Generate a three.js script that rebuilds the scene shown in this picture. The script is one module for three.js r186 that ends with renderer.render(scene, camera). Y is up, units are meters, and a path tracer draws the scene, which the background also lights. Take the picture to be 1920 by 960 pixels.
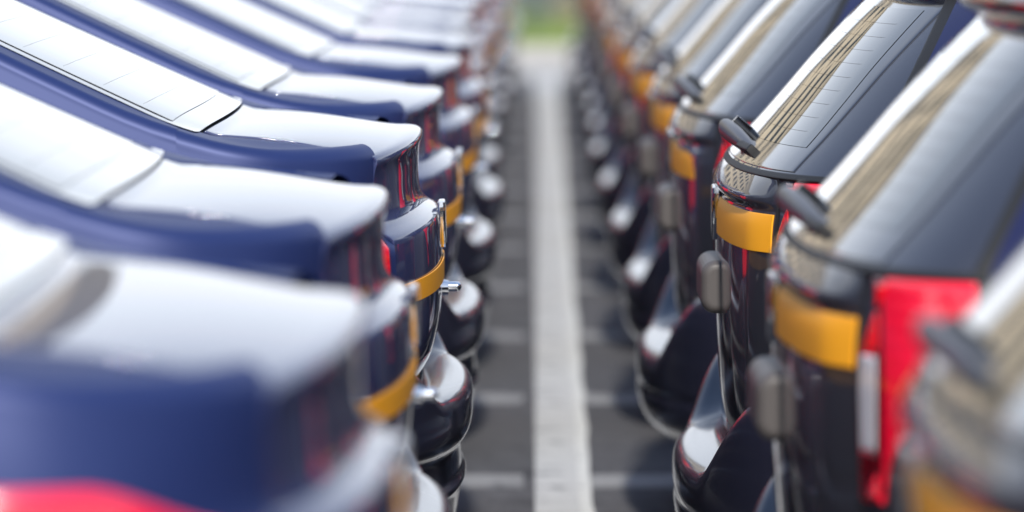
import * as THREE from 'three';
import { RoundedBoxGeometry } from 'three/addons/geometries/RoundedBoxGeometry.js';
import { mergeGeometries } from 'three/addons/utils/BufferGeometryUtils.js';
import { createNoise2D, createNoise3D } from 'simplex-noise';

// ------------------------------------------------------------ camera, sky, sun, exposure
const scene = new THREE.Scene();
const camera = new THREE.PerspectiveCamera(2 * Math.atan(480 / 10150) * 180 / Math.PI, 2, 0.5, 1500);
camera.position.set(0, 1.454, 0);
camera.lookAt(-40 / 10150, 1.454 - 680 / 10150, -1);
camera.focus = 9.75;
camera.userData.fStop = 2.7;

const renderer = new THREE.WebGLRenderer({ antialias: true });
renderer.setSize(1024, 512);
renderer.toneMapping = THREE.LinearToneMapping;
renderer.toneMappingExposure = 1.25;
renderer.shadowMap.enabled = true;

let seed = 20240611;
const rnd = () => { seed = (seed * 1664525 + 1013904223) >>> 0; return seed / 4294967296; };
const n2 = createNoise2D(rnd), n3 = createNoise3D(rnd);

const sunDir = new THREE.Vector3(Math.sin(0.05) * Math.cos(0.68), Math.sin(0.68), Math.cos(0.05) * Math.cos(0.68));
{ // hazy summer sky: white near the horizon, blue above, with thin stretched cloud
  const W = 1024, H = 512, d = new Float32Array(W * H * 4);
  for (let j = 0; j < H; j++) for (let i = 0; i < W; i++) {
    const el = ((j + 0.5) / H - 0.5) * Math.PI, az = (i + 0.5) / W * Math.PI * 2;
    const cx = Math.cos(az), cz = Math.sin(az), s = Math.max(0, Math.sin(el));
    const k = 1 / (1 + Math.pow(s / 0.42, 2.6));
    let r = 0.08 + 0.95 * k, g = 0.20 + 0.90 * k, b = 0.48 + 0.72 * k;
    const q = 1 / (s + 0.12);
    let c = n3(cx * q * 0.5, cz * q * 0.5, 1.7) * 0.6 + n3(cx * q * 1.3, cz * q * 1.3, 7.1) * 0.3 + n3(cx * q * 3.1, cz * q * 3.1, 3.3) * 0.15;
    c = THREE.MathUtils.smoothstep(c, -0.15, 0.85) * 0.55;
    r += (1.03 - r) * c; g += (1.07 - g) * c; b += (1.13 - b) * c;
    const low = Math.exp(-Math.max(0, el) * 9) * 0.09 * n3(cx * 3, cz * 3, el * 40);
    r += low; b -= low * 0.6;
    if (el < 0) { r = 0.3; g = 0.3; b = 0.3; }
    d.set([r, g, b, 1], (j * W + i) * 4);
  }
  const t = new THREE.DataTexture(d, W, H, THREE.RGBAFormat, THREE.FloatType);
  t.mapping = THREE.EquirectangularReflectionMapping; t.magFilter = t.minFilter = THREE.LinearFilter; t.needsUpdate = true;
  scene.background = t; scene.environment = t;
}
const sun = new THREE.DirectionalLight(new THREE.Color(1, 0.955, 0.88), 3.9);
sun.position.copy(sunDir).multiplyScalar(60); sun.target.position.set(0, 0, -20);
sun.position.add(sun.target.position);
sun.castShadow = true; sun.shadow.radius = 6; sun.shadow.mapSize.set(4096, 4096);
Object.assign(sun.shadow.camera, { left: -30, right: 30, top: 40, bottom: -40, near: 1, far: 140 });
scene.add(sun, sun.target);

// ------------------------------------------------------------ helpers
const lerp = THREE.MathUtils.lerp, clamp = THREE.MathUtils.clamp, sstep = THREE.MathUtils.smoothstep;
const used = {};
const numbered = (n) => { const k = used[n] = (used[n] ?? -1) + 1; return k ? n + '_' + String(k).padStart(3, '0') : n; };
const lin = (r, g, b) => new THREE.Color().setRGB(r, g, b);
const phys = (o) => new THREE.MeshPhysicalMaterial(o);
function mesh(name, geo, mat, parent) {
  const m = new THREE.Mesh(geo, mat); m.name = name; m.castShadow = m.receiveShadow = true;
  (parent ?? scene).add(m); return m;
}
const smax = (a, b, k) => { const h = Math.max(k - Math.abs(a - b), 0) / k; return Math.max(a, b) + h * h * k * 0.25; };
const smin = (a, b, k) => -smax(-a, -b, k);
// Catmull-Rom through a list of [t, value] (piecewise by t) or of points
function curve1(pts) {
  return (t) => {
    if (t <= pts[0][0]) return pts[0][1];
    const n = pts.length; if (t >= pts[n - 1][0]) return pts[n - 1][1];
    let i = 0; while (t > pts[i + 1][0]) i++;
    const [x0, y0] = pts[i], [x1, y1] = pts[i + 1], h = x1 - x0, u = (t - x0) / h;
    const sl = (a, b) => (pts[b][1] - pts[a][1]) / (pts[b][0] - pts[a][0]);
    const m0 = sl(Math.max(0, i - 1), i + 1), m1 = sl(i, Math.min(n - 1, i + 2));
    const u2 = u * u, u3 = u2 * u;
    return (2 * u3 - 3 * u2 + 1) * y0 + (u3 - 2 * u2 + u) * h * m0 + (-2 * u3 + 3 * u2) * y1 + (u3 - u2) * h * m1;
  };
}
function path(pts) { // points [x, y]: centripetal spline by arc length, sampled 0..1
  const c = new THREE.CatmullRomCurve3(pts.map(([x, y]) => new THREE.Vector3(x, y, 0)), false, 'centripetal');
  c.arcLengthDivisions = 600;
  return (t) => { const p = c.getPointAt(clamp(t, 0, 1)); return [p.x, p.y]; };
}
const MID = new THREE.Vector3(-2, 0.55, 0);
function normalAt(fn, u, v, mid) {
  const e = 1e-3, a = new THREE.Vector3(...fn(Math.min(1, u + e), v)).sub(new THREE.Vector3(...fn(Math.max(0, u - e), v)));
  const b = new THREE.Vector3(...fn(u, Math.min(1, v + e))).sub(new THREE.Vector3(...fn(u, Math.max(0, v - e))));
  const n = a.cross(b); if (n.lengthSq() < 1e-18) n.set(0, 1, 0); n.normalize();
  const p = new THREE.Vector3(...fn(u, v)).sub(mid ?? MID); if (n.dot(p) < 0) n.negate();
  return n;
}
function fromGrid(P, nu, nv, uvs, mid, drop) {
  const pos = new Float32Array(nu * nv * 3), uv = new Float32Array(nu * nv * 2), idx = [];
  for (let i = 0; i < nu; i++) for (let j = 0; j < nv; j++) { pos.set(P[i][j], (i * nv + j) * 3); uv.set(uvs[i][j], (i * nv + j) * 2); }
  let s = 0; const A = new THREE.Vector3(), B = new THREE.Vector3(), C = new THREE.Vector3(), D = new THREE.Vector3();
  const tri = [];
  for (let i = 0; i < nu - 1; i++) for (let j = 0; j < nv - 1; j++) {
    const a = i * nv + j, b = a + nv, c = b + 1, d = a + 1;
    A.fromArray(pos, a * 3); B.fromArray(pos, b * 3); C.fromArray(pos, c * 3); D.fromArray(pos, d * 3);
    if (drop && drop((A.x + C.x) / 2, (A.y + C.y) / 2, (A.z + C.z) / 2)) continue;
    const n = C.clone().sub(A).cross(D.clone().sub(B)); s += n.dot(A.clone().add(C).multiplyScalar(0.5).sub(mid ?? MID));
    tri.push([a, b, c], [a, c, d]);
  }
  for (const [a, b, c] of tri) s > 0 ? idx.push(a, b, c) : idx.push(a, c, b);
  const g = new THREE.BufferGeometry();
  g.setAttribute('position', new THREE.BufferAttribute(pos, 3)); g.setAttribute('uv', new THREE.BufferAttribute(uv, 2));
  g.setIndex(idx); g.computeVertexNormals(); return g;
}
// open sheet over fn(u, v) -> [x, y, z]
function sheet(fn, nu, nv, { mid, off = 0, drop } = {}) {
  const P = [], U = [];
  for (let i = 0; i <= nu; i++) { P.push([]); U.push([]); for (let j = 0; j <= nv; j++) {
    const u = i / nu, v = j / nv, p = fn(u, v);
    if (off) { const n = normalAt(fn, u, v, mid); p[0] += n.x * off; p[1] += n.y * off; p[2] += n.z * off; }
    P[i].push(p); U[i].push([u, v]);
  } }
  return fromGrid(P, nu + 1, nv + 1, U, mid, drop);
}
// panel standing proud of fn by off, its rim turned in by depth with a small radius
function panel(fn, nu, nv, { off = 0.004, depth = 0.01, mid, edge = 0.02, edgeV } = {}) {
  const list = (n, e) => { const a = [0, 0]; a.push(e * 0.35, e); for (let i = 1; i < n; i++) { const t = i / n; if (t > e * 1.2 && t < 1 - e * 1.2) a.push(t); } a.push(1 - e, 1 - e * 0.35, 1, 1); return a; };
  const us = list(nu, edge), vs = list(nv, edgeV ?? edge), P = [], U = [];
  const round = (k, n) => (k === 0 || k === n - 1) ? 1 : (k === 1 || k === n - 2) ? 0.22 : (k === 2 || k === n - 3) ? 0.05 : 0;
  us.forEach((u, i) => { P.push([]); U.push([]); vs.forEach((v, j) => {
    const p = fn(u, v), n = normalAt(fn, clamp(u, 0.002, 0.998), clamp(v, 0.002, 0.998), mid);
    const r = Math.max(round(i, us.length), round(j, vs.length)), o = off - depth * r;
    P[i].push([p[0] + n.x * o, p[1] + n.y * o, p[2] + n.z * o]); U[i].push([u, v]);
  }); });
  return fromGrid(P, us.length, vs.length, U, mid);
}
const mirrorZ = (fn) => (u, v) => { const p = fn(u, v); return [p[0], p[1], -p[2]]; };
// small textures
function dataTex(n, f, srgb, rep) {
  const d = new Uint8Array(n * n * 4);
  for (let j = 0; j < n; j++) for (let i = 0; i < n; i++) { const c = f(i / n, j / n); d.set([c[0], c[1], c[2], 255].map((x) => clamp(Math.round(x), 0, 255)), (j * n + i) * 4); }
  const t = new THREE.DataTexture(d, n, n); t.wrapS = t.wrapT = THREE.RepeatWrapping; t.magFilter = THREE.LinearFilter; t.minFilter = THREE.LinearMipmapLinearFilter; t.generateMipmaps = true;
  if (srgb) t.colorSpace = THREE.SRGBColorSpace; if (rep) t.repeat.set(...rep); t.needsUpdate = true; return t;
}
// tileable noise: four dimensions folded on two circles is dear, so blend two shifted copies
const tile = (u, v, f, s) => { const a = n3(u * f, v * f, s), b = n3((u - 1) * f, v * f, s), c = n3(u * f, (v - 1) * f, s), e = n3((u - 1) * f, (v - 1) * f, s);
  return lerp(lerp(a, b, u), lerp(c, e, u), v); };

// ------------------------------------------------------------ materials
const M = {
  navy: phys({ name: 'navy paint', color: lin(0.017, 0.028, 0.105), metalness: 0.3, roughness: 0.6, clearcoat: 1, clearcoatRoughness: 0.03 }),
  flank: phys({ name: 'dusty navy paint', color: lin(0.0135, 0.028, 0.120), metalness: 0.3, roughness: 0.48 }),
  slate: phys({ name: 'slate navy paint', color: lin(0.060, 0.063, 0.080), metalness: 0.7, roughness: 0.5, clearcoat: 1, clearcoatRoughness: 0.03 }),
  bumperNavy: phys({ name: 'dark bumper paint', color: lin(0.012, 0.013, 0.026), roughness: 0.4, clearcoat: 0.8, clearcoatRoughness: 0.1 }),
  glass: phys({ name: 'tinted car glass', color: lin(0.012, 0.018, 0.02), roughness: 0.02, ior: 1.52, clearcoat: 0.85, clearcoatRoughness: 0.01 }),
  frit: phys({ name: 'black glass border', color: lin(0.014, 0.014, 0.018), roughness: 0.09, ior: 1.5, clearcoat: 1, clearcoatRoughness: 0.06 }),
  quarter: phys({ name: 'side glass', color: lin(0.016, 0.018, 0.06), roughness: 0.03, ior: 1.52 }),
  wire: phys({ name: 'heater wire', color: lin(0.06, 0.035, 0.02), roughness: 0.08, ior: 1.5 }),
  rubber: phys({ name: 'black rubber', color: lin(0.012, 0.012, 0.013), roughness: 0.6 }),
  gloss: phys({ name: 'gloss black plastic', color: lin(0.006, 0.006, 0.007), roughness: 0.15, clearcoat: 0.6, clearcoatRoughness: 0.1 }),
  plastic: phys({ name: 'grey moulded plastic', color: lin(0.085, 0.076, 0.074), roughness: 0.5 }),
  wiper: phys({ name: 'satin wiper arm', color: lin(0.035, 0.037, 0.05), roughness: 0.33 }),
  chrome: phys({ name: 'chrome', color: lin(0.82, 0.83, 0.85), roughness: 0.07, metalness: 1 }),
  tyre: phys({ name: 'tyre rubber', color: lin(0.02, 0.02, 0.02), roughness: 0.85 }),
  rim: phys({ name: 'steel wheel cover', color: lin(0.45, 0.46, 0.48), roughness: 0.35, metalness: 0.7 }),
  under: phys({ name: 'underbody', color: lin(0.01, 0.01, 0.01), roughness: 0.9 }),
  tape: phys({ name: 'orange film', color: lin(0.98, 0.41, 0.010), roughness: 0.5 }),
  red: phys({ name: 'red lens', color: lin(0.93, 0.006, 0.035), roughness: 0.18, clearcoat: 1, clearcoatRoughness: 0.03 }),
  darkRed: phys({ name: 'deep red lens', color: lin(0.10, 0.001, 0.004), roughness: 0.22, clearcoat: 1, clearcoatRoughness: 0.03 }),
  rearRed: phys({ name: 'bright red lens', color: lin(0.95, 0.002, 0.008), roughness: 0.18, clearcoat: 1, clearcoatRoughness: 0.03 }),
  clear: phys({ name: 'clear lens backing', color: lin(0.72, 0.71, 0.74), roughness: 0.2, metalness: 0.25, clearcoat: 1, clearcoatRoughness: 0.03 }),
  headlamp: phys({ name: 'headlamp', color: lin(0.6, 0.62, 0.65), roughness: 0.1, metalness: 0.6 }),
};
{ const t = dataTex(64, (u, v) => { const s = Math.abs(((v * 14) % 1) - 0.5) * 2; return [s * 255, s * 255, s * 255]; }); M.red.bumpMap = t; M.red.bumpScale = 0.0008; }

// ------------------------------------------------------------ ground
const asphalt = dataTex(1024, (u, v) => { // 6 m of tarmac: aggregate, patches, drip stains, hairline cracks
  const st = tile(u, v, 9, 5), cr = Math.abs(tile(u, v, 3.2, 6) + 0.18 * tile(u, v, 17, 7));
  const c = tile(u, v, 4, 1) * 8 + tile(u, v, 60, 2) * 7 + tile(u, v, 260, 3) * 13 + (rnd() - 0.5) * 24 - sstep(st, 0.42, 0.75) * 20 - (1 - sstep(cr, 0.004, 0.012)) * 22;
  return [75 + c, 74.5 + c, 77 + c];
}, true);
const paintTex = dataTex(512, (u, v) => {
  const w = tile(u, v, 6, 11) * 0.5 + tile(u, v, 30, 12) * 0.35 + tile(u, v, 110, 13) * 0.4 + (rnd() - 0.5) * 0.25;
  const k = sstep(w, 0.12, 0.62), d = tile(u, v, 9, 14) * 7;
  return [lerp(186 + d, 80, k), lerp(186 + d, 80, k), lerp(184 + d, 83, k)];
}, true);
M.asphalt = new THREE.MeshStandardMaterial({ name: 'asphalt', color: lin(1, 1, 1), map: asphalt, roughness: 0.85, bumpMap: asphalt, bumpScale: 0.006 });
M.paint = new THREE.MeshStandardMaterial({ name: 'worn road paint', map: paintTex, roughness: 0.7 });
M.freshPaint = new THREE.MeshStandardMaterial({ name: 'newer road paint', color: lin(1.25, 1.25, 1.22), map: paintTex, roughness: 0.7 });
M.bayPaint = new THREE.MeshStandardMaterial({ name: 'worn bay paint', color: lin(0.5, 0.5, 0.51), map: paintTex, roughness: 0.7 });
const concreteTex = dataTex(256, (u, v) => { const c = tile(u, v, 4, 21) * 9 + tile(u, v, 40, 22) * 9 + (rnd() - 0.5) * 14; return [170 + c, 166 + c, 160 + c]; }, true);
M.concrete = new THREE.MeshStandardMaterial({ name: 'concrete', map: concreteTex, roughness: 0.85 });
M.grass = new THREE.MeshStandardMaterial({ name: 'lawn', color: lin(0.15, 0.22, 0.05), roughness: 0.95 });

function flat(name, x0, x1, z0, z1, y, mat, parent, scale = 2) { // sheet with uv in metres
  const g = new THREE.PlaneGeometry(x1 - x0, z1 - z0); g.rotateX(-Math.PI / 2);
  g.translate((x0 + x1) / 2, y, (z0 + z1) / 2);
  const p = g.attributes.position, uv = g.attributes.uv;
  for (let i = 0; i < p.count; i++) uv.setXY(i, p.getX(i) / scale, p.getZ(i) / scale);
  return mesh(name, g, mat, parent);
}
const ground = flat('ground', -600, 600, -1200, 300, 0, M.asphalt, null, 6); ground.userData.kind = 'structure';
{ // the long line between the two rows, widening a little as it goes
  const g = sheet((u, v) => { const z = lerp(2, -43, u), w = 0.5 * (0.118 + 0.0012 * -z), c = 0.058 + 0.0010 * -z; return [c + lerp(-w, w, v), 0.0015, z]; }, 60, 1, { mid: new THREE.Vector3(0, -5, -20) });
  const p = g.attributes.position; for (let i = 0; i < p.count; i++) g.attributes.uv.setXY(i, p.getX(i) / 1.1, p.getZ(i) / 1.1);
  mesh('painted_line', g, M.paint, ground);
  const h = sheet((u, v) => { const z = lerp(2, -43, u), w = 0.5 * (0.118 + 0.0012 * -z), c = 0.058 + 0.0010 * -z + w + 0.004 * n2(z * 0.9, 3); return [c + lerp(-0.026, 0.004 + 0.003 * n2(z * 2.3, 8), v), 0.003, z]; }, 200, 1, { mid: new THREE.Vector3(0, -5, -20) });
  const q = h.attributes.position; for (let i = 0; i < q.count; i++) h.attributes.uv.setXY(i, q.getX(i) / 0.7 + 0.37, q.getZ(i) / 0.7);
  mesh('painted_strip', h, M.freshPaint, ground);
}
const STEP = 2.2, STEP_R = 2.44, ZL = -10.1, ZR = -10.2;
for (let k = -4; k < 16; k++) {
  const z = ZL - 1.05 - k * STEP + (rnd() - 0.5) * 0.05;
  flat('bay_line', -5.2, -0.012 + 0.001 * z, z - 0.15, z + 0.15, 0.0015, M.bayPaint, ground, 1.3);
  flat('bay_line', 0.125 - 0.0015 * z, 5.2, z - 0.15, z + 0.15, 0.0015, M.bayPaint, ground, 1.3);
}
const walk = flat('concrete_path', -60, 60, -48.5, -42.6, 0.004, M.concrete, null, 3); walk.userData.kind = 'structure';

// ------------------------------------------------------------ car bodies
const sideW = curve1([[0.16, 0.79], [0.24, 0.825], [0.36, 0.855], [0.5, 0.868], [0.65, 0.87], [0.8, 0.862], [0.92, 0.846], [1.0, 0.828], [1.2, 0.768], [1.45, 0.685], [1.6, 0.63]]);
const LEN = 4.2, REAR_AXLE = -0.86, FRONT_AXLE = -3.46, WHEEL_R = 0.305;
const CENTER = LEN / 2; // parts are modelled with the rear bumper at x = 0 and then moved to the middle of the car
const arch = (x, y, z) => Math.abs(z) > 0.5 && (Math.hypot(x - REAR_AXLE, y - WHEEL_R) < 0.355 || Math.hypot(x - FRONT_AXLE, y - WHEEL_R) < 0.355);
const quartic = (phi, n) => { const c = Math.cos(phi), s = Math.sin(phi), q = Math.pow(Math.pow(Math.abs(c), n) + Math.pow(Math.abs(s), n), -1 / n); return [c * q, s * q]; };
const deg = (a) => a * Math.PI / 180;

// loft along the car: xs from nose to rear, with the top given by topY(x, z)
function loftBody(topY, xEnd, r, noseW) {
  const nx = 84, ns = 15, na = 7, nt = 12;
  const half = (x) => {
    const k = noseW(x); let ye = 1; for (let i = 0; i < 8; i++) ye = topY(x, (sideW(ye) - r) * k);
    const pts = [], y0 = 0.17;
    for (let i = 0; i < ns; i++) { const y = lerp(y0, ye - r, i / ns); pts.push([sideW(y) * k, y]); }
    const zt = sideW(ye - r) * k;
    for (let i = 0; i < na; i++) { const a = i / na * Math.PI / 2; pts.push([zt - r * (1 - Math.cos(a)), ye - r + r * Math.sin(a)]); }
    for (let i = 0; i <= nt; i++) { const z = (zt - r) * (1 - i / nt); pts.push([z, topY(x, z)]); }
    return pts;
  };
  const P = [], U = [];
  for (let i = 0; i <= nx; i++) {
    const t = i / nx, x = lerp(-LEN, xEnd, t < 0.1 ? t * 0.45 + t * t * 5.5 * (1) : t), h = half(x), row = [];
    for (const [z, y] of h) row.push([x, y, z]);
    for (let j = h.length - 2; j >= 0; j--) row.push([x, h[j][1], -h[j][0]]);
    P.push(row); U.push(row.map((p) => [p[0], p[1] + p[2]]));
  }
  return fromGrid(P, P.length, P[0].length, U, MID, arch);
}
const noseTaper = (x) => { const t = clamp((x + LEN) / 0.7, 0, 1); return 0.72 + 0.28 * Math.pow(1 - Math.pow(1 - t, 3), 1 / 2.4); };

// ---- parts that both kinds of car share
const G = {};
{
  const tyre = new THREE.LatheGeometry([[0.20, -0.085], [0.275, -0.092], [0.298, -0.078], [0.305, -0.05], [0.305, 0.05], [0.298, 0.078], [0.275, 0.092], [0.20, 0.085]].map(([a, b]) => new THREE.Vector2(a, b)), 40); tyre.rotateX(Math.PI / 2);
  const rim = new THREE.LatheGeometry([[0.001, 0.062], [0.05, 0.064], [0.065, 0.05], [0.12, 0.045], [0.165, 0.058], [0.2, 0.08], [0.208, 0.07], [0.2, -0.08]].map(([a, b]) => new THREE.Vector2(a, b)), 40); rim.rotateX(Math.PI / 2);
  G.tyre = tyre; G.rim = rim;
  const liner = [];
  for (const x of [REAR_AXLE, FRONT_AXLE]) for (const s of [-1, 1]) { const g = new THREE.CylinderGeometry(0.362, 0.362, 0.24, 36, 1, true); g.rotateX(Math.PI / 2); g.translate(x, WHEEL_R, s * 0.725); liner.push(g); }
  const floor = new THREE.BoxGeometry(3.9, 0.04, 1.2); floor.translate(-2.1, 0.2, 0); liner.push(floor);
  G.under = mergeGeometries(liner); G.under.translate(CENTER, 0, 0);
  const ring = new THREE.TorusGeometry(0.352, 0.014, 8, 40, Math.PI * 1.12); ring.rotateZ(-Math.PI * 0.06); G.ring = ring;
}
function place(geo) { geo.translate(CENTER, 0, 0); return geo; }
function runningGear(car, paint) {
  mesh('underbody', G.under, M.under, car);
  for (const x of [REAR_AXLE, FRONT_AXLE]) for (const s of [-1, 1]) {
    const w = new THREE.Group(); w.name = 'wheel'; w.position.set(x + CENTER, WHEEL_R, s * 0.745); if (s < 0) w.rotation.y = Math.PI; car.add(w);
    mesh('tyre', G.tyre, M.tyre, w); mesh('rim', G.rim, M.rim, w);
    const r = mesh('wheel_arch', G.ring, paint, car); r.position.set(x + CENTER, WHEEL_R, s * (sideW(0.5) - 0.006));
  }
}
function frontEnd(car, topY) { // lamps, grille and front bumper: at the far end, away from the aisle
  for (const s of [-1, 1]) {
    const fn = (u, v) => { const z = lerp(0.34, 0.66, u), y = lerp(0.60, 0.715, v); return [-LEN - 0.006 + 0.16 * Math.pow(u, 2.2), y, s * z]; };
    mesh('headlight', place(panel(fn, 8, 6, { off: 0.01, depth: 0.03, edge: 0.06 })), M.headlamp, car);
  }
  mesh('grille', place(panel((u, v) => [-LEN - 0.004, lerp(0.58, 0.68, v), lerp(-0.3, 0.3, u)], 8, 4, { off: 0.01, depth: 0.03, edge: 0.05 })), M.gloss, car);
  mesh('front_bumper', place(sheet((u, v) => { const a = lerp(-90, 90, u), [c, s] = quartic(deg(a), 3.2), k = Math.sin(v * Math.PI) ** 0.5; return [-3.95 - (0.27 + 0.05 * k) * c, lerp(0.2, 0.56, v), (0.83 + 0.035 * k) * s]; }, 40, 10)), M.bumperNavy, car);
  mesh('front_panel', place(sheet((u, v) => [-LEN + 0.004, lerp(0.2, topY(-LEN, 0) - 0.004, v), lerp(-0.6, 0.6, u)], 6, 6)), M.gloss, car);
}

// ------------------------------------------------------------ sedan
const S = {};
{
  S.topY = (x, z) => {
    const v = z / 0.8, v2 = v * v;
    const t = clamp((x + 0.434) / 0.34, -0.5, 1.1);
    const deck = lerp(1.041 - 0.012 * v2 - 0.006 * v2 ** 4, 1.014 - 0.034 * v2 - 0.012 * v2 ** 4, t) + 0.006 * Math.sin(clamp(t, 0, 1) * Math.PI);
    const base = -0.434 - 0.028 * v2, dx = base - x;
    const pane = 1.043 - 0.008 * v2 - 0.012 * v2 ** 3 + dx * 0.44 + Math.max(0, dx) * Math.max(0, dx) * 0.03 - 0.012 * v2 * clamp(dx, 0, 1);
    const roof = 1.50 - 0.035 * v2 - 0.03 * Math.pow((x + 2.0) / 0.6, 2);
    const shield = 1.0 + (x + 3.22 + 0.07 * v2) * 0.60 - 0.02 * v2;
    const hood = 0.985 - 0.05 * v2 - 0.09 * Math.pow(Math.max(0, -3.1 - x), 1.4) - 0.09 * Math.pow(clamp((-x - 3.9) / 0.3, 0, 1), 2.2);
    const house = smin(smin(pane, roof, 0.10), shield, 0.10);
    return x > -2 ? smax(house, deck, lerp(0.004, 0.05, sstep(Math.abs(v), 0.84, 1.0))) : smax(house, hood, 0.02);
  };
  const X0 = -0.5, N = 3.6, BOW = 0.058, R = 0.030;
  // horizontal section of the tail at half-width W and centre position xr
  S.ring = (phi, xr, W, bow = BOW, n = N, x0 = X0) => { const [c, s] = quartic(phi, n); return [x0 + (xr - x0 - bow * s * s) * c, W * s]; };
  S.body = loftBody(S.topY, X0, R, noseTaper);
  const xs = (y) => -0.088 - 0.075 * (y - 0.6) - 0.25 * Math.max(0, y - 0.9) ** 1.5;
  // rear corners: quarter panel turning from the flank to the lid
  const tailPts = [[-0.120, 1.0185], [-0.108, 1.0175], [-0.099, 1.0145], [-0.094, 1.008], [-0.0935, 1.001], [-0.097, 0.991], [-0.100, 0.975], [-0.101, 0.950], [-0.101, 0.925], [-0.099, 0.903], [-0.094, 0.889], [-0.085, 0.880], [-0.074, 0.874], [-0.066, 0.869], [-0.0615, 0.863], [-0.0595, 0.850], [-0.057, 0.81], [-0.056, 0.76], [-0.058, 0.70], [-0.064, 0.645], [-0.076, 0.60], [-0.092, 0.572]];
  const lidX = curve1(tailPts.slice(5).reverse().map(([x, y]) => [y, x]));
  const xc = (y, phi, z) => lerp(lidX(y + 0.03 * sstep(y, 0.6, 0.93)), xs(y), sstep(phi, deg(40), deg(56)));
  S.corner = (u, v) => {
    const phi = deg(lerp(38.6, 90, u));
    const inner = S.ring(phi, xs(0.97) - R, sideW(0.97) - R), yt = S.topY(inner[0], inner[1]);
    if (v < 0.72) { const y = lerp(0.5, yt - R, v / 0.72), [x, z] = S.ring(phi, xc(y, phi), sideW(y)); return [x, y, z]; }
    const a = (v - 0.72) / 0.28 * Math.PI / 2, y0 = yt - R, i = R * (1 - Math.cos(a));
    const [x, z] = S.ring(phi, xc(y0, phi) - i, sideW(y0) - i);
    return [x, y0 + R * Math.sin(a), z];
  };
  const strip = (u, v) => { const p = S.corner(u, 1), z = lerp(Math.min(0.655, p[2] - 0.03), p[2], v), x = lerp(p[0] - 0.012, p[0], v); return [x, lerp(S.topY(x, z) + (z < 0.664 ? -0.006 : 0), p[1], v * v), z]; };
  const inner = (u, v) => { const z = lerp(-0.7, 0.7, v), x = lerp(-0.52, -0.24, u); return [x, S.topY(x, z) - 0.016, z]; };
  const back = (u, v) => { const phi = deg(lerp(-48, 48, u)), y = lerp(0.4, 0.97, v), [x, z] = S.ring(phi, -0.15, 0.83); return [x, y, z]; };
  S.body = place(mergeGeometries([S.body, sheet(S.corner, 40, 34), sheet(mirrorZ(S.corner), 40, 34), sheet(strip, 40, 8), sheet(mirrorZ(strip), 40, 8)].map((g) => g)));
  S.liner = place(mergeGeometries([sheet(inner, 12, 24), sheet(back, 24, 8)]));
  // trunk lid: deck, lip, concave upper panel, shelf, lower bulge
  const tail = path(tailPts);
  S.lidDepth = (t) => tail(t);
  const lidTail = (zeta, t) => { // zeta lateral -1..1
    const phi = Math.atan(zeta * 0.795), [xc, yc] = tail(t), [x, z] = S.ring(phi, xc, 0.855);
    const w = (z / 0.8) ** 2; return [x, yc - (0.034 * w + 0.012 * w ** 4) * sstep(yc, 0.60, 0.95), z];
  };
  S.lidTail = lidTail;
  const NT = 40;
  const lid = (u, v) => { // u 0..0.45 deck, 0.45..1 tail
    const zeta = lerp(-1, 1, v), lip = lidTail(zeta, 0);
    if (u <= 0.42) { const z = lip[2], xg = -0.4458 - 0.0205 * (z / 0.66) ** 2, k = u / 0.42, x = lerp(xg, lip[0], k); return [x, lerp(S.topY(x, z), lip[1], k ** 4), z]; }
    return lidTail(zeta, (u - 0.42) / 0.58);
  };
  S.lid = place(panel(lid, 110, 46, { off: -0.0015, depth: 0.014, edge: 0.006, edgeV: 0.0015, mid: new THREE.Vector3(-0.5, 0.5, 0) }));
  // rear glass with its printed border and heater wires
  const win = (m) => (u, v) => { const w = lerp(0.745, 0.625, u) - m, z = lerp(-w, w, v), x = lerp(-0.447 - m * 1.0, -1.26 + m, u) - 0.030 * (z / 0.8) ** 2; return [x, S.topY(x, z), z]; };
  S.frit = place(sheet(win(0), 40, 24, { off: 0.0016, mid: new THREE.Vector3(-1, 0, 0) }));
  S.pane = place(sheet(win(0.045), 40, 24, { off: 0.0027, mid: new THREE.Vector3(-1, 0, 0) }));
  S.wires = place(mergeGeometries([...Array(9)].map((_, i) => sheet((u, v) => win(0.065)((i + 0.5) / 9.5 + (u - 0.5) * 0.0009, lerp(0.02, 0.98, v)), 1, 20, { off: 0.0032, mid: new THREE.Vector3(-1, 0, 0) }))));
  // side glass, windscreen
  const side = (s) => (u, v) => { const x = lerp(-2.95, -1.02, u), yt = S.topY(x, 0.6) - 0.085, y = lerp(0.975, Math.max(0.985, yt), v); return [x, y, s * sideW(y)]; };
  S.sideGlass = [1, -1].map((s) => place(panel(side(s), 30, 10, { off: 0.004, depth: 0.006 })));
  const ws = (u, v) => { const x = lerp(-3.13, -2.52, u), z = lerp(-0.62, 0.62, v) * lerp(1, 0.88, u); return [x - 0.07 * (z / 0.8) ** 2, S.topY(x - 0.07 * (z / 0.8) ** 2, z), z]; };
  S.windscreen = place(panel(ws, 16, 20, { off: 0.003, depth: 0.005, mid: new THREE.Vector3(-2.5, 0, 0) }));
  // tail lamps wrap round the corner
  const lamp = (u, v) => {
    const top = lerp(0.862, 0.915, sstep(u, 0, 0.5)), bot = lerp(0.635, 0.66, u), y = lerp(bot, top, v), phi = deg(lerp(40.5, lerp(76, 83, v), u)), [x, z] = S.ring(phi, xc(y, phi), sideW(y)); return [x, y, z];
  };
  S.lamp = [lamp, mirrorZ(lamp)].map((f) => place(panel(f, 30, 16, { off: 0.007, depth: 0.016, edge: 0.05 })));
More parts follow.
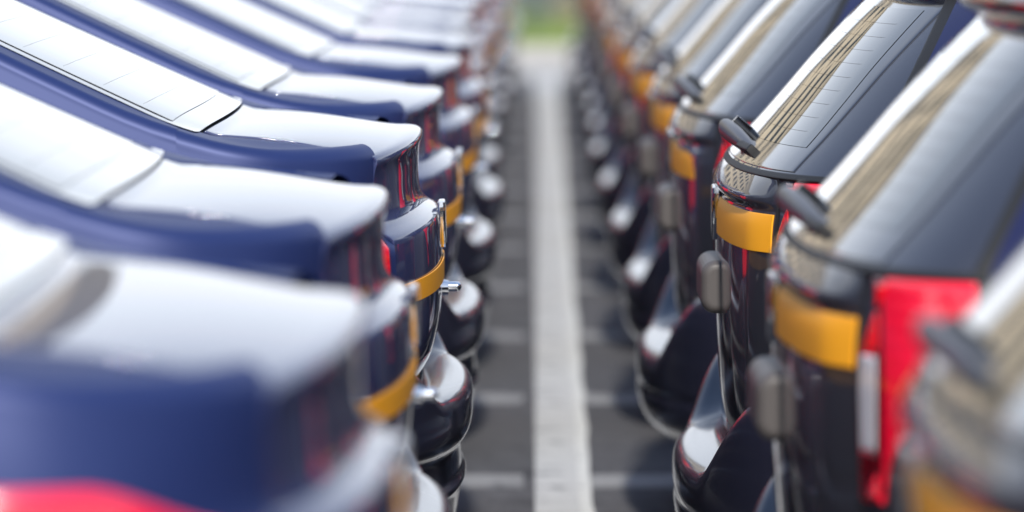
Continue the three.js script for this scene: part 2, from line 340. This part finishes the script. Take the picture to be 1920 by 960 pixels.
  // bumper
  const bp = path([[-0.125, 0.563], [-0.10, 0.562], [-0.06, 0.560], [-0.034, 0.557], [-0.017, 0.553], [-0.007, 0.545], [-0.001, 0.532], [0, 0.515], [0, 0.492], [-0.003, 0.470], [-0.010, 0.456], [-0.019, 0.448], [-0.022, 0.438], [-0.022, 0.405], [-0.021, 0.388], [-0.015, 0.381], [-0.013, 0.373], [-0.018, 0.365], [-0.023, 0.345], [-0.034, 0.29], [-0.062, 0.245], [-0.13, 0.222]]);
  const bumper = (u, v) => {
    const phi = deg(lerp(-90, 90, u)), [xc, yc] = bp(v), W = 0.872 + (xc - 0.0) * 0.55, [x, z] = S.ring(phi, xc, W, 0.075, 3.9, -0.53);
    const lift = 0.075 * sstep(Math.abs(z), 0.50, 0.68) * sstep(yc, 0.47, 0.56);
    return [x, yc + lift, z];
  };
  const tOfY = (y) => { let lo = 0.2, hi = 1; for (let i = 0; i < 40; i++) { const m = (lo + hi) / 2; tail(m)[1] > y ? lo = m : hi = m; } return lo; };
  S.bumper = place(sheet(bumper, 100, 70));
  S.tape = place(panel((u, v) => lidTail(lerp(-0.75, 0.97, u), tOfY(lerp(0.735, 0.775, v))), 30, 5, { off: 0.0022, depth: 0.0022, edge: 0.01, mid: new THREE.Vector3(-0.5, 0.6, 0) }));
}
function shieldBadge(w, h, d) {
  const s = new THREE.Shape(); s.moveTo(-w / 2, h / 2); s.quadraticCurveTo(0, h * 0.58, w / 2, h / 2); s.quadraticCurveTo(w * 0.55, -h * 0.15, 0, -h / 2); s.quadraticCurveTo(-w * 0.55, -h * 0.15, -w / 2, h / 2);
  const g = new THREE.ExtrudeGeometry(s, { depth: d, bevelEnabled: true, bevelThickness: 0.004, bevelSize: 0.004, bevelSegments: 4, curveSegments: 16 });
  g.rotateY(Math.PI / 2); return g;
}
G.lockBase = new THREE.CylinderGeometry(0.0135, 0.0155, 0.012, 28).rotateZ(-Math.PI / 2);
G.lockHead = new THREE.CapsuleGeometry(0.0095, 0.014, 6, 24).rotateZ(-Math.PI / 2);
function buildSedan() {
  const c = new THREE.Group(); c.name = 'sedan';
  mesh('body', S.body, M.flank, c); mesh('body_liner', S.liner, M.rubber, c);
  const lid = mesh('trunk_lid', S.lid, M.navy, c);
  const b = mesh('emblem', shieldBadge(0.075, 0.078, 0.006), M.chrome, lid); b.position.set(CENTER - 0.060, 0.838, 0); b.rotation.z = 0.03;
  const lk = mesh('lock', G.lockBase, M.chrome, lid); lk.position.set(CENTER - 0.052, 0.716, -0.03);
  const lh = mesh('lock_head', G.lockHead, M.chrome, lid); lh.position.set(CENTER - 0.038, 0.718, -0.03);
  mesh('orange_tape', S.tape, M.tape, lid);
  const rw = mesh('rear_window', S.pane, M.glass, c);
  mesh('window_border', S.frit, M.frit, rw); mesh('heater_wires', S.wires, M.wire, rw);
  for (const g of S.sideGlass) mesh('side_window', g, M.glass, c);
  mesh('windscreen', S.windscreen, M.glass, c);
  for (const g of S.lamp) mesh('tail_light', g, M.red, c);
  mesh('rear_bumper', S.bumper, M.bumperNavy, c);
  runningGear(c, M.flank); frontEnd(c, S.topY);
  return c;
}

// ------------------------------------------------------------ hatchback estate
const E = {};
{
  E.topY = (x, z) => {
    const v2 = (z / 0.7) ** 2;
    const roof = 1.50 - 0.035 * v2 - 0.012 * Math.pow((x + 1.9) / 0.6, 2);
    const shield = 1.0 + (x + 3.22 + 0.07 * v2) * 0.60 - 0.02 * v2;
    const hood = 0.985 - 0.05 * v2 - 0.09 * Math.pow(Math.max(0, -3.1 - x), 1.4) - 0.09 * Math.pow(clamp((-x - 3.9) / 0.3, 0, 1), 2.2);
    return smax(smin(roof, shield, 0.1), hood, 0.02);
  };
  const X0 = -1.5, R = 0.06, A = 0.42, N = 5.0, BOW = 0.074;
  const tail = path([[-0.14, 0.22], [-0.12, 0.34], [-0.095, 0.46], [-0.086, 0.58], [-0.082, 0.70], [-0.081, 0.80], [-0.082, 0.872], [-0.087, 0.886], [-0.087, 0.896], [-0.079, 0.904], [-0.077, 0.911], [-0.081, 0.922], [-0.093, 0.944], [-0.104, 0.958], [-0.126, 0.982], [-0.165, 1.024], [-0.215, 1.082], [-0.268, 1.145], [-0.318, 1.20], [-0.368, 1.252], [-0.43, 1.31], [-0.495, 1.36], [-0.57, 1.402]]);
  const ys = []; for (let i = 0; i <= 400; i++) ys.push(tail(i / 400));
  E.xr = (y) => { let i = 0; while (i < 399 && ys[i + 1][1] < y) i++; const [x0, y0] = ys[i], [x1, y1] = ys[i + 1]; return lerp(x0, x1, clamp((y - y0) / (y1 - y0), 0, 1)); };
  const plain = (y) => y < 0.95 ? lerp(-0.14, -0.104, clamp((y - 0.2) / 0.6, 0, 1)) : E.xr(y); // corners do not follow the crease
  // a -1..1 round the tail at height y; |a| > 0.7 runs straight along the flank to X0
  E.at = (a, y, inset = 0) => {
    const k = Math.min(1, Math.abs(a) / 0.7), phi = k * Math.PI / 2, [c, s] = quartic(phi, lerp(N, 3.9, sstep(y, 0.80, 1.36)));
    const xr = lerp(E.xr(y), plain(y), sstep(s, 0.62, 0.8)) - inset, W = sideW(y) - inset;
    let x = xr - A + (A - BOW * s * s) * c;
    if (Math.abs(a) > 0.7) x = lerp(xr - A, X0, (Math.abs(a) - 0.7) / 0.3);
    return [x, y, Math.sign(a) * W * s];
  };
  const YT = 1.385;
  const shell = (u, v) => {
    const a = lerp(-1, 1, u);
    if (v < 0.9) { const t = v / 0.9; return E.at(a, lerp(0.2, YT, t < 0.5 ? t * 1.06 : 0.53 + (t - 0.5) * 0.94)); }
    const b = (v - 0.9) / 0.1 * Math.PI / 2, p = E.at(a, YT, R * (1 - Math.cos(b))); p[1] = YT + R * Math.sin(b); return p;
  };
  const roof = (u, v) => { const a = lerp(0.001, 1, u), p = shell((a + 1) / 2, 1), z = lerp(-p[2], p[2], v), x = p[0], k = sstep(1 - Math.abs(lerp(-1, 1, v)), 0, 0.35); return [x - 0.02 * k * (1 - u), lerp(p[1], E.topY(X0, z), k * sstep(u, 0, 0.8)) , z]; };
  E.body = place(mergeGeometries([loftBody(E.topY, X0 + 0.002, R, noseTaper), sheet(shell, 150, 190, { drop: arch }), sheet(roof, 40, 30, { mid: new THREE.Vector3(-1, 0, 0) })]));
  // patches are given by lateral position at the rear or position along the flank
  const aOfZ = (z, y) => { let lo = 0, hi = 0.7; const t = Math.abs(z); for (let i = 0; i < 30; i++) { const m = (lo + hi) / 2; E.at(m, y)[2] < t ? lo = m : hi = m; } return Math.sign(z) * lo; };
  const aOfX = (x, y) => { let lo = 0, hi = 1; for (let i = 0; i < 34; i++) { const m = (lo + hi) / 2; E.at(m, y)[0] > x ? lo = m : hi = m; } return lo; };
  E.aOfZ = aOfZ; E.aOfX = aOfX;
  const mid = new THREE.Vector3(-0.9, 0.7, 0);
  const band = (z0, z1, y0, y1) => (u, v) => { const y = lerp(y0, y1, v); return E.at(lerp(aOfZ(z0, y), aOfZ(z1, y), u), y); };
  const glass = (m) => (u, v) => { const y = lerp(0.9635 + m * 0.9, 1.29 - m, v), w = lerp(0.685, 0.60, v) - m, q = aOfZ(w, y); return E.at(lerp(-q, q, u), y); };
  E.frit = place(panel(glass(0), 60, 40, { off: 0.002, depth: 0.005, edge: 0.008, mid }));
  E.pane = place(sheet(glass(0.045), 60, 40, { off: 0.0028, mid }));
  E.wires = place(mergeGeometries([...Array(9)].map((_, i) => sheet((u, v) => glass(0.06)(lerp(0.02, 0.98, u), (i + 0.5) / 9 + (v - 0.5) * 0.0018), 40, 1, { off: 0.0033, mid }))));
  E.seal = place(panel((u, v) => { const y = lerp(0.9505, 0.9605, v), q = aOfX(-0.42, y); return E.at(lerp(-q, q, u), y); }, 110, 3, { off: 0.0025, depth: 0.006, edge: 0.004, edgeV: 0.25, mid }));
  E.tape = place(panel(band(-0.06, -0.635, 0.818, 0.886), 36, 6, { off: 0.0022, depth: 0.0022, edge: 0.006, edgeV: 0.03, mid }));
  E.seams = [1, -1].map((s) => place(sheet((u, v) => { const y = lerp(0.45, 0.95, v); return E.at(s * (aOfZ(0.648, y) + (u - 0.5) * 0.005), y); }, 1, 30, { off: 0.0012, mid })));
  // side glass of the load bay with a rounded lower rear corner
  const quarter = (m) => (u, v) => {
    const y = lerp(0.895 + m, 1.335 - m, v), r = 0.16, k = v < r ? 1 - Math.sqrt(Math.max(0, 1 - ((r - v) / r) ** 2)) : 0;
    const xs0 = -0.305 - m - 0.55 * (y - 0.97) - 0.07 * k, xe = -1.46;
    return E.at(aOfX(lerp(xs0, xe, u), y), y);
  };
  E.quarterSeal = [quarter(0), mirrorZ(quarter(0))].map((f) => place(panel(f, 40, 24, { off: 0.003, depth: 0.006, edge: 0.008, mid })));
  E.quarterGlass = [quarter(0.02), mirrorZ(quarter(0.02))].map((f) => place(sheet(f, 40, 24, { off: 0.0042, mid })));
  // tail lamp: tall at the corner, reaching along the flank at the top
  const front = curve1([[0.64, -0.192], [0.70, -0.20], [0.76, -0.228], [0.84, -0.268], [0.895, -0.302], [0.93, -0.307], [0.97, -0.302]]);
  const lamp = (y0, y1, z0 = 0.665, stop) => (u, v) => { const y = lerp(y0, y1, v); return E.at(lerp(aOfZ(z0 - 0.01 + 0.05 * sstep(y, 0.83, 0.95), y), stop ? stop(y) : aOfX(front(y), y), u), y); };
  const pair = (f, opt) => [f, mirrorZ(f)].map((q) => place(panel(q, 34, 26, { mid, ...opt })));
  E.lamp = pair(lamp(0.645, 0.948), { off: 0.006, depth: 0.014, edge: 0.03 });
  const corner = (y) => aOfX(-0.19, y);
  E.reverse = pair(lamp(0.715, 0.842, 0.672, (y) => lerp(aOfZ(0.67, y), corner(y), 0.82)), { off: 0.0085, depth: 0.008, edge: 0.06 });
  E.lower = pair(lamp(0.65, 0.712, 0.67, corner), { off: 0.0080, depth: 0.006, edge: 0.05 });
  E.reflector = pair((u, v) => lamp(0.655, 0.685, 0.69, corner)(u, v * lerp(0.3, 1, u)), { off: 0.0105, depth: 0.006, edge: 0.08 });
  E.upper = pair(lamp(0.850, 0.938, 0.676, (y) => lerp(aOfZ(0.67, y), corner(y), 0.94)), { off: 0.0090, depth: 0.006, edge: 0.06 });
  E.divider = pair((u, v) => { const y = lerp(0.66, 0.945, v), a = corner(y); return E.at(lerp(a - 0.006, a + 0.006, u), y); }, { off: 0.0068, depth: 0.003, edge: 0.1 });
  E.ribs = [1, -1].map((s) => place(mergeGeometries([...Array(11)].map((_, i) => {
    const y0 = 0.722 + i * 0.0108, f = (u, v) => { const y = y0 + v * 0.007; return E.at(lerp(aOfZ(0.685, y), lerp(aOfZ(0.67, y), corner(y), 0.70), u), y); };
    return panel(s > 0 ? f : mirrorZ(f), 10, 4, { off: 0.0125, depth: 0.006, edge: 0.1, edgeV: 0.3, mid });
  }))));
  // bumper with a broad step
  const bp = path([[-0.125, 0.56], [-0.108, 0.50], [-0.099, 0.455], [-0.084, 0.430], [-0.055, 0.418], [-0.028, 0.411], [-0.010, 0.400], [-0.002, 0.384], [0, 0.362], [-0.001, 0.338], [-0.005, 0.326], [-0.006, 0.320], [-0.003, 0.314], [-0.003, 0.29], [-0.015, 0.25], [-0.05, 0.215], [-0.12, 0.20]]);
  const bumper = (u, v) => {
    const phi = deg(lerp(-90, 90, u)), [c, s] = quartic(phi, 3.6), [xc, yc] = bp(v), W = 0.876 + xc * 0.3, x0 = -0.53;
    const z = W * s, lift = 0.165 * sstep(Math.abs(z), 0.42, 0.70) * sstep(yc, 0.34, 0.43) * (1 - sstep(yc, 0.45, 0.58));
    return [x0 + (xc - x0 - 0.06 * s * s) * c, yc + lift, z];
  };
  E.bumper = place(sheet(bumper, 110, 70));
  // side glass further forward, windscreen
  const side = (s) => (u, v) => { const x = lerp(-2.95, -1.53, u), yt = E.topY(x, 0.6) - 0.1, y = lerp(0.96, Math.max(0.97, yt), v); return [x, y, s * sideW(y)]; };
  E.sideGlass = [1, -1].map((s) => place(panel(side(s), 30, 10, { off: 0.004, depth: 0.006 })));
  const ws = (u, v) => { const x = lerp(-3.13, -2.56, u), z = lerp(-0.62, 0.62, v) * lerp(1, 0.88, u), xx = x - 0.09 * (z / 0.8) ** 2; return [xx, E.topY(xx, z), z]; };
  E.windscreen = place(panel(ws, 16, 20, { off: 0.003, depth: 0.005, mid: new THREE.Vector3(-2.5, 0, 0) }));
  // wiper: domed arm head standing off the glass, arm, blade along the foot of the glass
  const arm = (u, v) => {
    const a = v * Math.PI * 2, w = lerp(0.0185, 0.0115, sstep(u, 0.35, 1)) * Math.sqrt(clamp(1 - Math.pow(Math.abs(2 * u - 1), 9), 0, 1)), h = w * 0.82;
    const ox = Math.cos(a) * h, oy = Math.sign(Math.sin(a)) * Math.pow(Math.abs(Math.sin(a)), 0.75) * w;
    return [lerp(-0.098, -0.150, u) + 0.006 * Math.sin(u * Math.PI) + ox, lerp(1.012, 0.972, u) + 0.006 * Math.sin(u * Math.PI) + oy, -lerp(-0.12, 0.27, u)];
  };
  E.arm = place(sheet(arm, 36, 24, { mid: new THREE.Vector3(-0.125, 1.005, -0.07) }));
  const stem = new THREE.CylinderGeometry(0.012, 0.017, 0.075, 24); stem.rotateZ(-Math.PI / 2 + 0.75); stem.translate(-0.142, 1.0, 0.05); E.stem = place(stem);
  E.blade = place(panel((u, v) => { const y = 0.976 + 0.012 * v, a = lerp(aOfZ(0.30, y), aOfZ(-0.33, y), u); return E.at(a, y); }, 30, 3, { off: 0.016, depth: 0.016, edge: 0.01, edgeV: 0.3, mid }));
  E.clip = place(new RoundedBoxGeometry(0.02, 0.022, 0.05, 3, 0.006).translate(-0.150, 0.971, -0.285));
  // black spoiler bar across the top of the glass
  E.spoiler = place(sheet((u, v) => {
    const a = v * Math.PI * 2, q = aOfZ(0.66, 1.3), p = E.at(lerp(-q, q, u), 1.294), w = Math.sqrt(clamp(1 - Math.pow(Math.abs(2 * u - 1), 14), 0, 1));
    return [p[0] + 0.012 + Math.cos(a) * 0.046 * w, p[1] + Math.sin(a) * 0.024 * w + Math.cos(a) * 0.010, p[2]];
  }, 60, 20, { mid: new THREE.Vector3(-0.46, 1.3, 0) }));
}
{ // door pull: rounded block
  const w = 0.016, h = 0.034, r = 0.014, q = new THREE.Shape();
  q.moveTo(-w + r, -h); q.lineTo(w - r, -h); q.quadraticCurveTo(w, -h, w, -h + r); q.lineTo(w, h - r); q.quadraticCurveTo(w, h, w - r, h); q.lineTo(-w + r, h); q.quadraticCurveTo(-w, h, -w, h - r); q.lineTo(-w, -h + r); q.quadraticCurveTo(-w, -h, -w + r, -h);
  G.handle = place(new THREE.ExtrudeGeometry(q, { depth: 0.26, bevelEnabled: true, bevelThickness: 0.02, bevelSize: 0.016, bevelSegments: 6, curveSegments: 8 }).translate(-0.079, 0.722, -0.13));
}
function buildEstate() {
  const c = new THREE.Group(); c.name = 'hatchback';
  mesh('body', E.body, M.slate, c);
  const rw = mesh('rear_window', E.pane, M.glass, c);
  mesh('window_border', E.frit, M.frit, rw); mesh('heater_wires', E.wires, M.wire, rw);
  mesh('window_seal', E.seal, M.rubber, c); for (const g of E.seams) mesh('tailgate_seam', g, M.rubber, c);
  E.quarterGlass.forEach((g, i) => { const q = mesh('quarter_window', g, M.quarter, c); mesh('window_seal', E.quarterSeal[i], M.rubber, q); });
  for (const g of E.sideGlass) mesh('side_window', g, M.glass, c);
  mesh('windscreen', E.windscreen, M.glass, c);
  E.lamp.forEach((g, i) => {
    const l = mesh('tail_light', g, M.red, c);
    mesh('reversing_lens', E.reverse[i], M.clear, l).userData.label = 'clear reversing lens';
    mesh('lens_rib', E.ribs[i], M.chrome, l).userData.kind = 'stuff'; mesh('brake_lens', E.upper[i], M.rearRed, l); mesh('lens_divider', E.divider[i], M.darkRed, l); mesh('lower_lens', E.lower[i], M.darkRed, l); mesh('reflector', E.reflector[i], M.red, l);
  });
  mesh('rear_bumper', E.bumper, M.bumperNavy, c);
  const b = mesh('emblem', shieldBadge(0.08, 0.092, 0.008), M.chrome, c); b.position.set(CENTER - 0.083, 0.853, 0); b.rotation.z = 0;
  mesh('handle', G.handle, M.plastic, c);
  mesh('orange_tape', E.tape, M.tape, c);
  const w = mesh('wiper', E.arm, M.wiper, c); mesh('spindle', E.stem, M.gloss, w); mesh('blade', E.blade, M.rubber, w); mesh('clip', E.clip, M.gloss, w);
  mesh('spoiler', E.spoiler, M.gloss, c);
  runningGear(c, M.slate); frontEnd(c, E.topY);
  return c;
}

// ------------------------------------------------------------ the two rows
const FIRST = -2, LAST = 13;
const sedan0 = buildSedan(), estate0 = buildEstate();
const nudgeL = { '-2': [0.03, 0.02], '-1': [-0.005, 0], 0: [0, 0], 1: [0.005, 0.18], 2: [0.015, 0.0] };
for (let k = FIRST; k <= LAST; k++) {
  const c = k === FIRST ? sedan0 : sedan0.clone(); c.name = numbered('sedan'); scene.add(c);
  const j = nudgeL[k] ?? [(rnd() - 0.5) * 0.05, (rnd() - 0.5) * 0.12];
  c.position.set(-0.113 - CENTER + j[0], 0, ZL - k * STEP + j[1]); c.rotation.set(0, k === 0 ? 0 : (rnd() - 0.5) * 0.008, 0);
  c.userData = { label: 'navy blue sedan with orange tape across its trunk lid, parked in the row of sedans', category: 'car', group: 'navy sedans parked in a row' };
}
const nudgeR = { '-2': [0.05, -0.08], '-1': [0.02, -0.09], 0: [0.015, 0] };
for (let k = FIRST; k <= LAST - 1; k++) {
  const c = k === FIRST ? estate0 : estate0.clone(); c.name = numbered('hatchback'); scene.add(c);
  const j = nudgeR[k] ?? [(rnd() - 0.5) * 0.05, (rnd() - 0.5) * 0.12];
  c.position.set(0.25 + CENTER + j[0], 0, ZR - k * STEP_R + j[1]); c.rotation.set(0, Math.PI + (k === 0 ? 0 : (rnd() - 0.5) * 0.008), 0);
  c.userData = { label: 'dark slate hatchback with rear wiper and tall red tail lights, backed up to the sedans', category: 'car', group: 'slate hatchbacks parked in a row' };
}

for (const c of scene.children) c.traverse((o) => { // every strip was stuck on by hand
  if (o.name === 'orange_tape' && Math.abs(c.position.z - ZL) > 1) { o.position.y = (rnd() - 0.5) * 0.012; o.position.z = (rnd() - 0.5) * 0.02; }
});

// ------------------------------------------------------------ beyond the lot
{
  const lawn = flat('lawn', -80, 80, -66, -48.6, 0.02, M.grass, null, 2); lawn.userData.kind = 'structure';
  const kerb = mesh('kerb', new RoundedBoxGeometry(160, 0.14, 0.14, 2, 0.02).translate(0, 0.03, -48.55), M.concrete); kerb.userData.kind = 'structure';
  // grass blades near the aisle axis
  const blade = new THREE.BufferGeometry(); blade.setAttribute('position', new THREE.Float32BufferAttribute([-0.006, 0, 0, 0.006, 0, 0, 0.003, 0.03, 0.006, -0.003, 0.03, 0.006, 0, 0.055, 0.022], 3)); blade.setIndex([0, 1, 2, 0, 2, 3, 3, 2, 4]); blade.computeVertexNormals();
  const gm = new THREE.MeshStandardMaterial({ name: 'grass blade', color: lin(1, 1, 1), roughness: 0.8 }), CNT = 26000;
  const im = new THREE.InstancedMesh(blade, gm, CNT); im.name = 'grass'; im.userData = { label: 'short green grass of the verge beyond the parked rows', category: 'grass', kind: 'stuff' };
  const o = new THREE.Object3D(), col = new THREE.Color();
  for (let i = 0; i < CNT; i++) {
    o.position.set((rnd() - 0.5) * 9, 0.02, -48.8 - rnd() * 16.5); o.rotation.y = rnd() * 6.28; o.scale.setScalar(0.7 + rnd() * 1.3); o.updateMatrix(); im.setMatrixAt(i, o.matrix);
    const t = rnd(); im.setColorAt(i, col.setRGB(0.15 + 0.08 * t, 0.23 + 0.06 * t, 0.05 + 0.03 * t));
  }
  im.castShadow = im.receiveShadow = true; scene.add(im);
  // shrubs on the verge: many small leaves in a rounded volume on a few stems
  function shrub(x, z, rx, h, color, label) {
    const g = new THREE.Group(); g.name = numbered('shrub'); g.position.set(x, 0.02, z); scene.add(g); g.userData = { label, category: 'shrub' };
    const leaf = [0, 0, 0, 0.5, 0.16, 0.05, 1, 0, 0, 0.5, -0.16, 0.05], P = [], C = [], I = [], v = new THREE.Vector3(), e = new THREE.Euler();
    for (let i = 0; i < 2600; i++) {
      const a = rnd() * 6.283, t = Math.acos(1 - rnd()), r = Math.cbrt(rnd() * 0.7 + 0.3) * (0.82 + 0.2 * n3(Math.cos(a) * 2 + x, t * 2, Math.sin(a) * 2));
      const px = Math.sin(t) * Math.cos(a) * r * rx, py = (0.08 + Math.cos(t) * r * 0.92) * h, pz = Math.sin(t) * Math.sin(a) * r * rx, s = 0.035 + rnd() * 0.04; e.set(rnd() * 6.28, rnd() * 6.28, rnd() * 6.28);
      const b = P.length / 3, k = 0.7 + rnd() * 0.6;
      for (let q = 0; q < 4; q++) { v.set(leaf[q * 3], leaf[q * 3 + 1], leaf[q * 3 + 2]).multiplyScalar(s).applyEuler(e); P.push(px + v.x, py + v.y, pz + v.z); C.push(color[0] * k, color[1] * k, color[2] * k); }
      I.push(b, b + 1, b + 2, b, b + 2, b + 3);
    }
    const geo = new THREE.BufferGeometry(); geo.setAttribute('position', new THREE.Float32BufferAttribute(P, 3)); geo.setAttribute('color', new THREE.Float32BufferAttribute(C, 3)); geo.setIndex(I); geo.computeVertexNormals();
    mesh('foliage', geo, shrubMat, g);
    const stems = []; for (let i = 0; i < 5; i++) { const s = new THREE.CylinderGeometry(0.006, 0.014, h * 0.7, 7); s.translate(0, h * 0.35, 0); s.rotateZ((rnd() - 0.5) * 0.9); s.rotateY(rnd() * 6.28); stems.push(s); }
    mesh('stem', mergeGeometries(stems), barkMat, g);
  }
  const shrubMat = new THREE.MeshStandardMaterial({ name: 'leaves', vertexColors: true, roughness: 0.7, side: THREE.DoubleSide }), barkMat = new THREE.MeshStandardMaterial({ name: 'bark', color: lin(0.08, 0.06, 0.04), roughness: 0.9 });
  shrub(0.02, -57.5, 0.17, 0.42, [0.26, 0.32, 0.24], 'low grey-green shrub on the grass verge beyond the aisle');
  shrub(0.37, -58.5, 0.17, 0.46, [0.46, 0.43, 0.30], 'low straw-yellow shrub on the grass verge beside the green one');
  const road = flat('far_road', -200, 200, -90, -66, 0.006, M.roadDark = new THREE.MeshStandardMaterial({ name: 'dark road', color: lin(0.06, 0.06, 0.068), map: null, roughness: 0.85 }), null, 2); road.userData.kind = 'structure';
}
{ // long beige office block beyond the lot, mirrored in the glass and tailgates of the hatchbacks
  const LX = 88, HT = 20.5, D = 14;
  const g = new THREE.Group(); g.name = 'office_building'; g.position.set(-8.2 - LX / 2, 0, -100); scene.add(g);
  g.userData = { label: 'long beige office building with rows of dark windows beyond the sedans', category: 'building' };
  const wallMat = new THREE.MeshStandardMaterial({ name: 'beige render', color: lin(0.50, 0.42, 0.31), roughness: 0.9 }), trim = new THREE.MeshStandardMaterial({ name: 'stone trim', color: lin(0.40, 0.35, 0.28), roughness: 0.85 });
  mesh('wall', new THREE.BoxGeometry(LX, HT, D).translate(0, HT / 2, -D / 2), wallMat, g);
  mesh('roof', new THREE.BoxGeometry(LX + 0.8, 0.4, D + 0.8).translate(0, HT + 0.2, -D / 2), trim, g);
  mesh('plinth', new THREE.BoxGeometry(LX, 0.8, 0.12).translate(0, 0.4, 0.06), trim, g);
  const pane = new THREE.BoxGeometry(1.4, 1.9, 0.05), sill = new THREE.BoxGeometry(1.7, 0.1, 0.16);
  for (let f = 0; f < 6; f++) for (let i = 0; i < 32; i++) {
    const w = mesh('window', pane, M.glass, g); w.position.set(-LX / 2 + 1.3 + i * 2.75, 2.2 + f * 3.3, 0.026); const q = mesh('sill', sill, trim, w); q.position.set(0, -1.0, 0.05);
  }
  for (let i = 0; i <= 8; i++) mesh('pilaster', new THREE.BoxGeometry(0.5, HT - 0.02, 0.3).translate(-LX / 2 + 0.27 + i * 10.93, HT / 2 - 0.01, 0.15), trim, g);
}

renderer.render(scene, camera);
